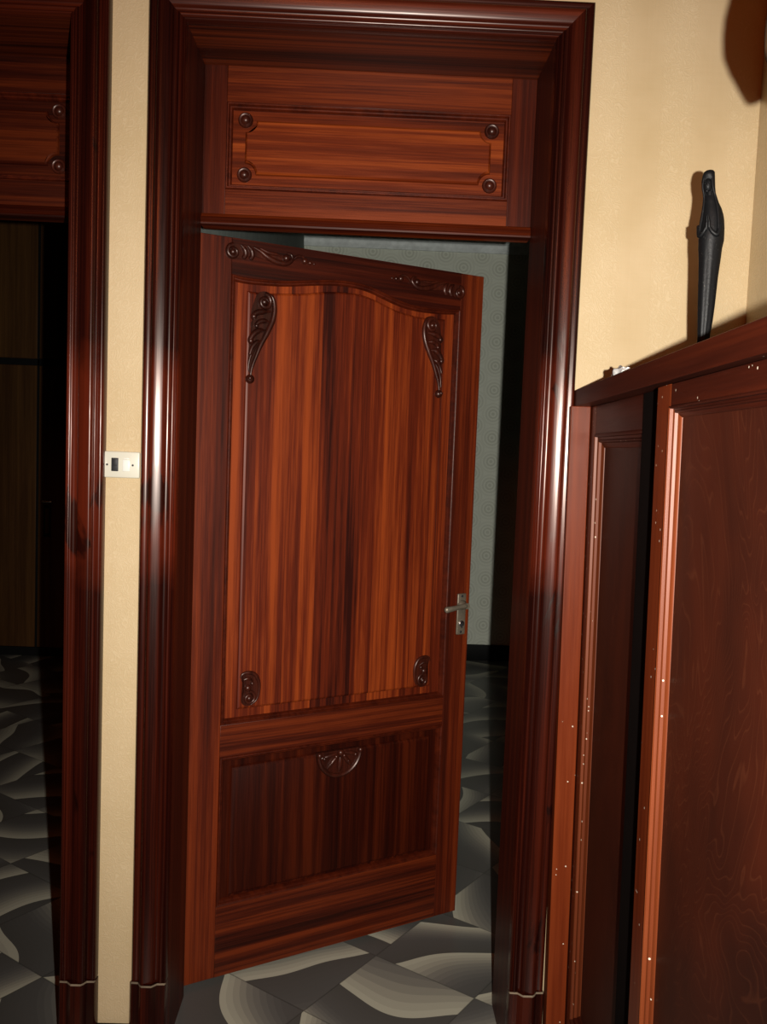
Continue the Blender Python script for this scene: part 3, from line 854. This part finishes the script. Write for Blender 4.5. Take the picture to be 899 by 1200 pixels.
# ------------------------------------------------------------------ unseen lamp-shaped blocker, added to cast the shadow on the corner
pl = empty('shadow_blocker', (.545, -1.14, 1.917))
tag(pl, 'added unseen blocker, a brown scalloped lamp shape that casts the corner shadow', 'shadow blocker')
bm = bmesh.new()
n = 72
prof = [(.122, .0), (.132, .008), (.138, .022), (.1395, .04), (.139, .055), (.135, .075), (.128, .095), (.118, .115), (.098, .15), (.085, .19), (.078, .22)]
for th in (0, .004):
    rings = []
    for i, (r, z) in enumerate(prof):
        rings.append([bm.verts.new(((r - th) * math.cos(2 * PI * k / n), (r - th) * math.sin(2 * PI * k / n), z - (.014 * abs(math.sin(k * PI / 6)) if i == 0 else 0))) for k in range(n)])
    for a, b in zip(rings, rings[1:]):
        for k in range(n): bm.faces.new((a[k], a[(k + 1) % n], b[(k + 1) % n], b[k]))
obj('blocker_shade', bm, M['shade'], pl, 60)
bm = bmesh.new(); tube(bm, [(0, 0, .12), (0, 0, .22), (0, 0, H - 1.917)], [.022, .012, .004], 12, 1, Vector((1, 0, 0)))
obj('blocker_stem', bm, M['brass'], pl)
bm = bmesh.new(); ball(bm, (0, 0, .085), .032, .032, .04)
obj('blocker_bulb', bm, M['plastic'], pl)
bm = bmesh.new()
for k in range(3):
    a = 2 * PI * k / 3
    tube(bm, [(0, 0, .20), (.082 * math.cos(a), .082 * math.sin(a), .205)], .0025, 6)
obj('blocker_ring', bm, M['brass'], pl)

# ------------------------------------------------------------------ wardrobe in the dark room
wr = empty('wardrobe', (-2.45, 3.9, 0))
tag(wr, 'dim brown wardrobe against the back wall of the dark room at left', 'wardrobe')
bx('carcass', M['ward'], wr, -.75, .75, .02, .29, 0, 2.90, bev=.003)
bx('plinth', M['black_skirt'], wr, -.75, .75, .0, .02, 0, .058, bev=.002)
for x0, x1 in ((-.74, -.235), (-.225, .292), (.308, .74)):
    bx('door', M['ward'], wr, x0, x1, 0, .02, .06, 1.918, bev=.003)
    bx('upper_door', M['ward'], wr, x0, x1, 0, .02, 1.965, 2.885, bev=.003)
bx('divider', M['black_skirt'], wr, -.75, .75, .004, .02, 1.92, 1.963, bev=.002)
bx('divider', M['black_skirt'], wr, .293, .307, .004, .02, .06, 2.885, bev=.001)
bm = bmesh.new()
tube(bm, [(.352, 0, 1.038), (.352, -.035, 1.038), (.362, -.045, 1.038), (.40, -.045, 1.038), (.41, -.04, 1.038)], [.008, .008, .009, .009, .008], 10)
obj('handle', bm, M['steel'], wr)
bm = bmesh.new(); box(bm, .345, .392, -.006, 0, .80, 1.012, .003)
lp = obj('lock_plate', bm, M['black_skirt'], wr)
bx('inlay', M['ward'], lp, .356, .381, -.0085, -.0055, .825, .99, bev=.001)

# ------------------------------------------------------------------ light: the camera flash, and an unseen weak warm fill added behind to redden the shadows
fl = bpy.data.lights.new('flash', 'SPOT')
fl.energy = 350; fl.color = (1, .96, .88); fl.spot_size = math.radians(104); fl.spot_blend = 1.0
fl.shadow_soft_size = .008
fo = bpy.data.objects.new('camera_flash', fl); COL.objects.link(fo)
fo.location = (.088, -2.095, 1.515)
fo.rotation_euler = (math.radians(90 - 5.0), 0, math.radians(-5))
wl = bpy.data.lights.new('warm_fill', 'POINT')
wl.energy = 30; wl.color = (1, .20, .04); wl.shadow_soft_size = .25
wo = bpy.data.objects.new('warm_fill_light', wl); COL.objects.link(wo)
wo.location = (-.4, -3.0, 2.6)

wd = bpy.data.worlds.new('World'); SC.world = wd; wd.use_nodes = True
wd.node_tree.nodes['Background'].inputs[0].default_value = (.02, .012, .008, 1)
wd.node_tree.nodes['Background'].inputs[1].default_value = .3

# ------------------------------------------------------------------ camera
cam = bpy.data.cameras.new('camera'); cam.sensor_fit = 'VERTICAL'; cam.sensor_height = 36
cam.lens = 1062.06 / 1200 * 36
cam.clip_start = .02
co_ = bpy.data.objects.new('camera', cam); COL.objects.link(co_)
from mathutils import Matrix
yaw, pitch, roll = .0223, -.0754, .0384
F = Vector((math.sin(yaw) * math.cos(pitch), math.cos(yaw) * math.cos(pitch), math.sin(pitch)))
Rt = Vector((math.cos(yaw), -math.sin(yaw), 0)); Up = Rt.cross(F)
R2 = math.cos(roll) * Rt + math.sin(roll) * Up; U2 = -math.sin(roll) * Rt + math.cos(roll) * Up
mat = Matrix((R2, U2, -F)).transposed().to_4x4()
mat.translation = Vector((0, -2.0992, 1.5))
co_.matrix_world = mat
SC.camera = co_

SC.view_settings.view_transform = 'Standard'
SC.view_settings.look = 'None'
SC.view_settings.exposure = 0
SC.view_settings.gamma = 1
SC.view_settings.use_curve_mapping = False
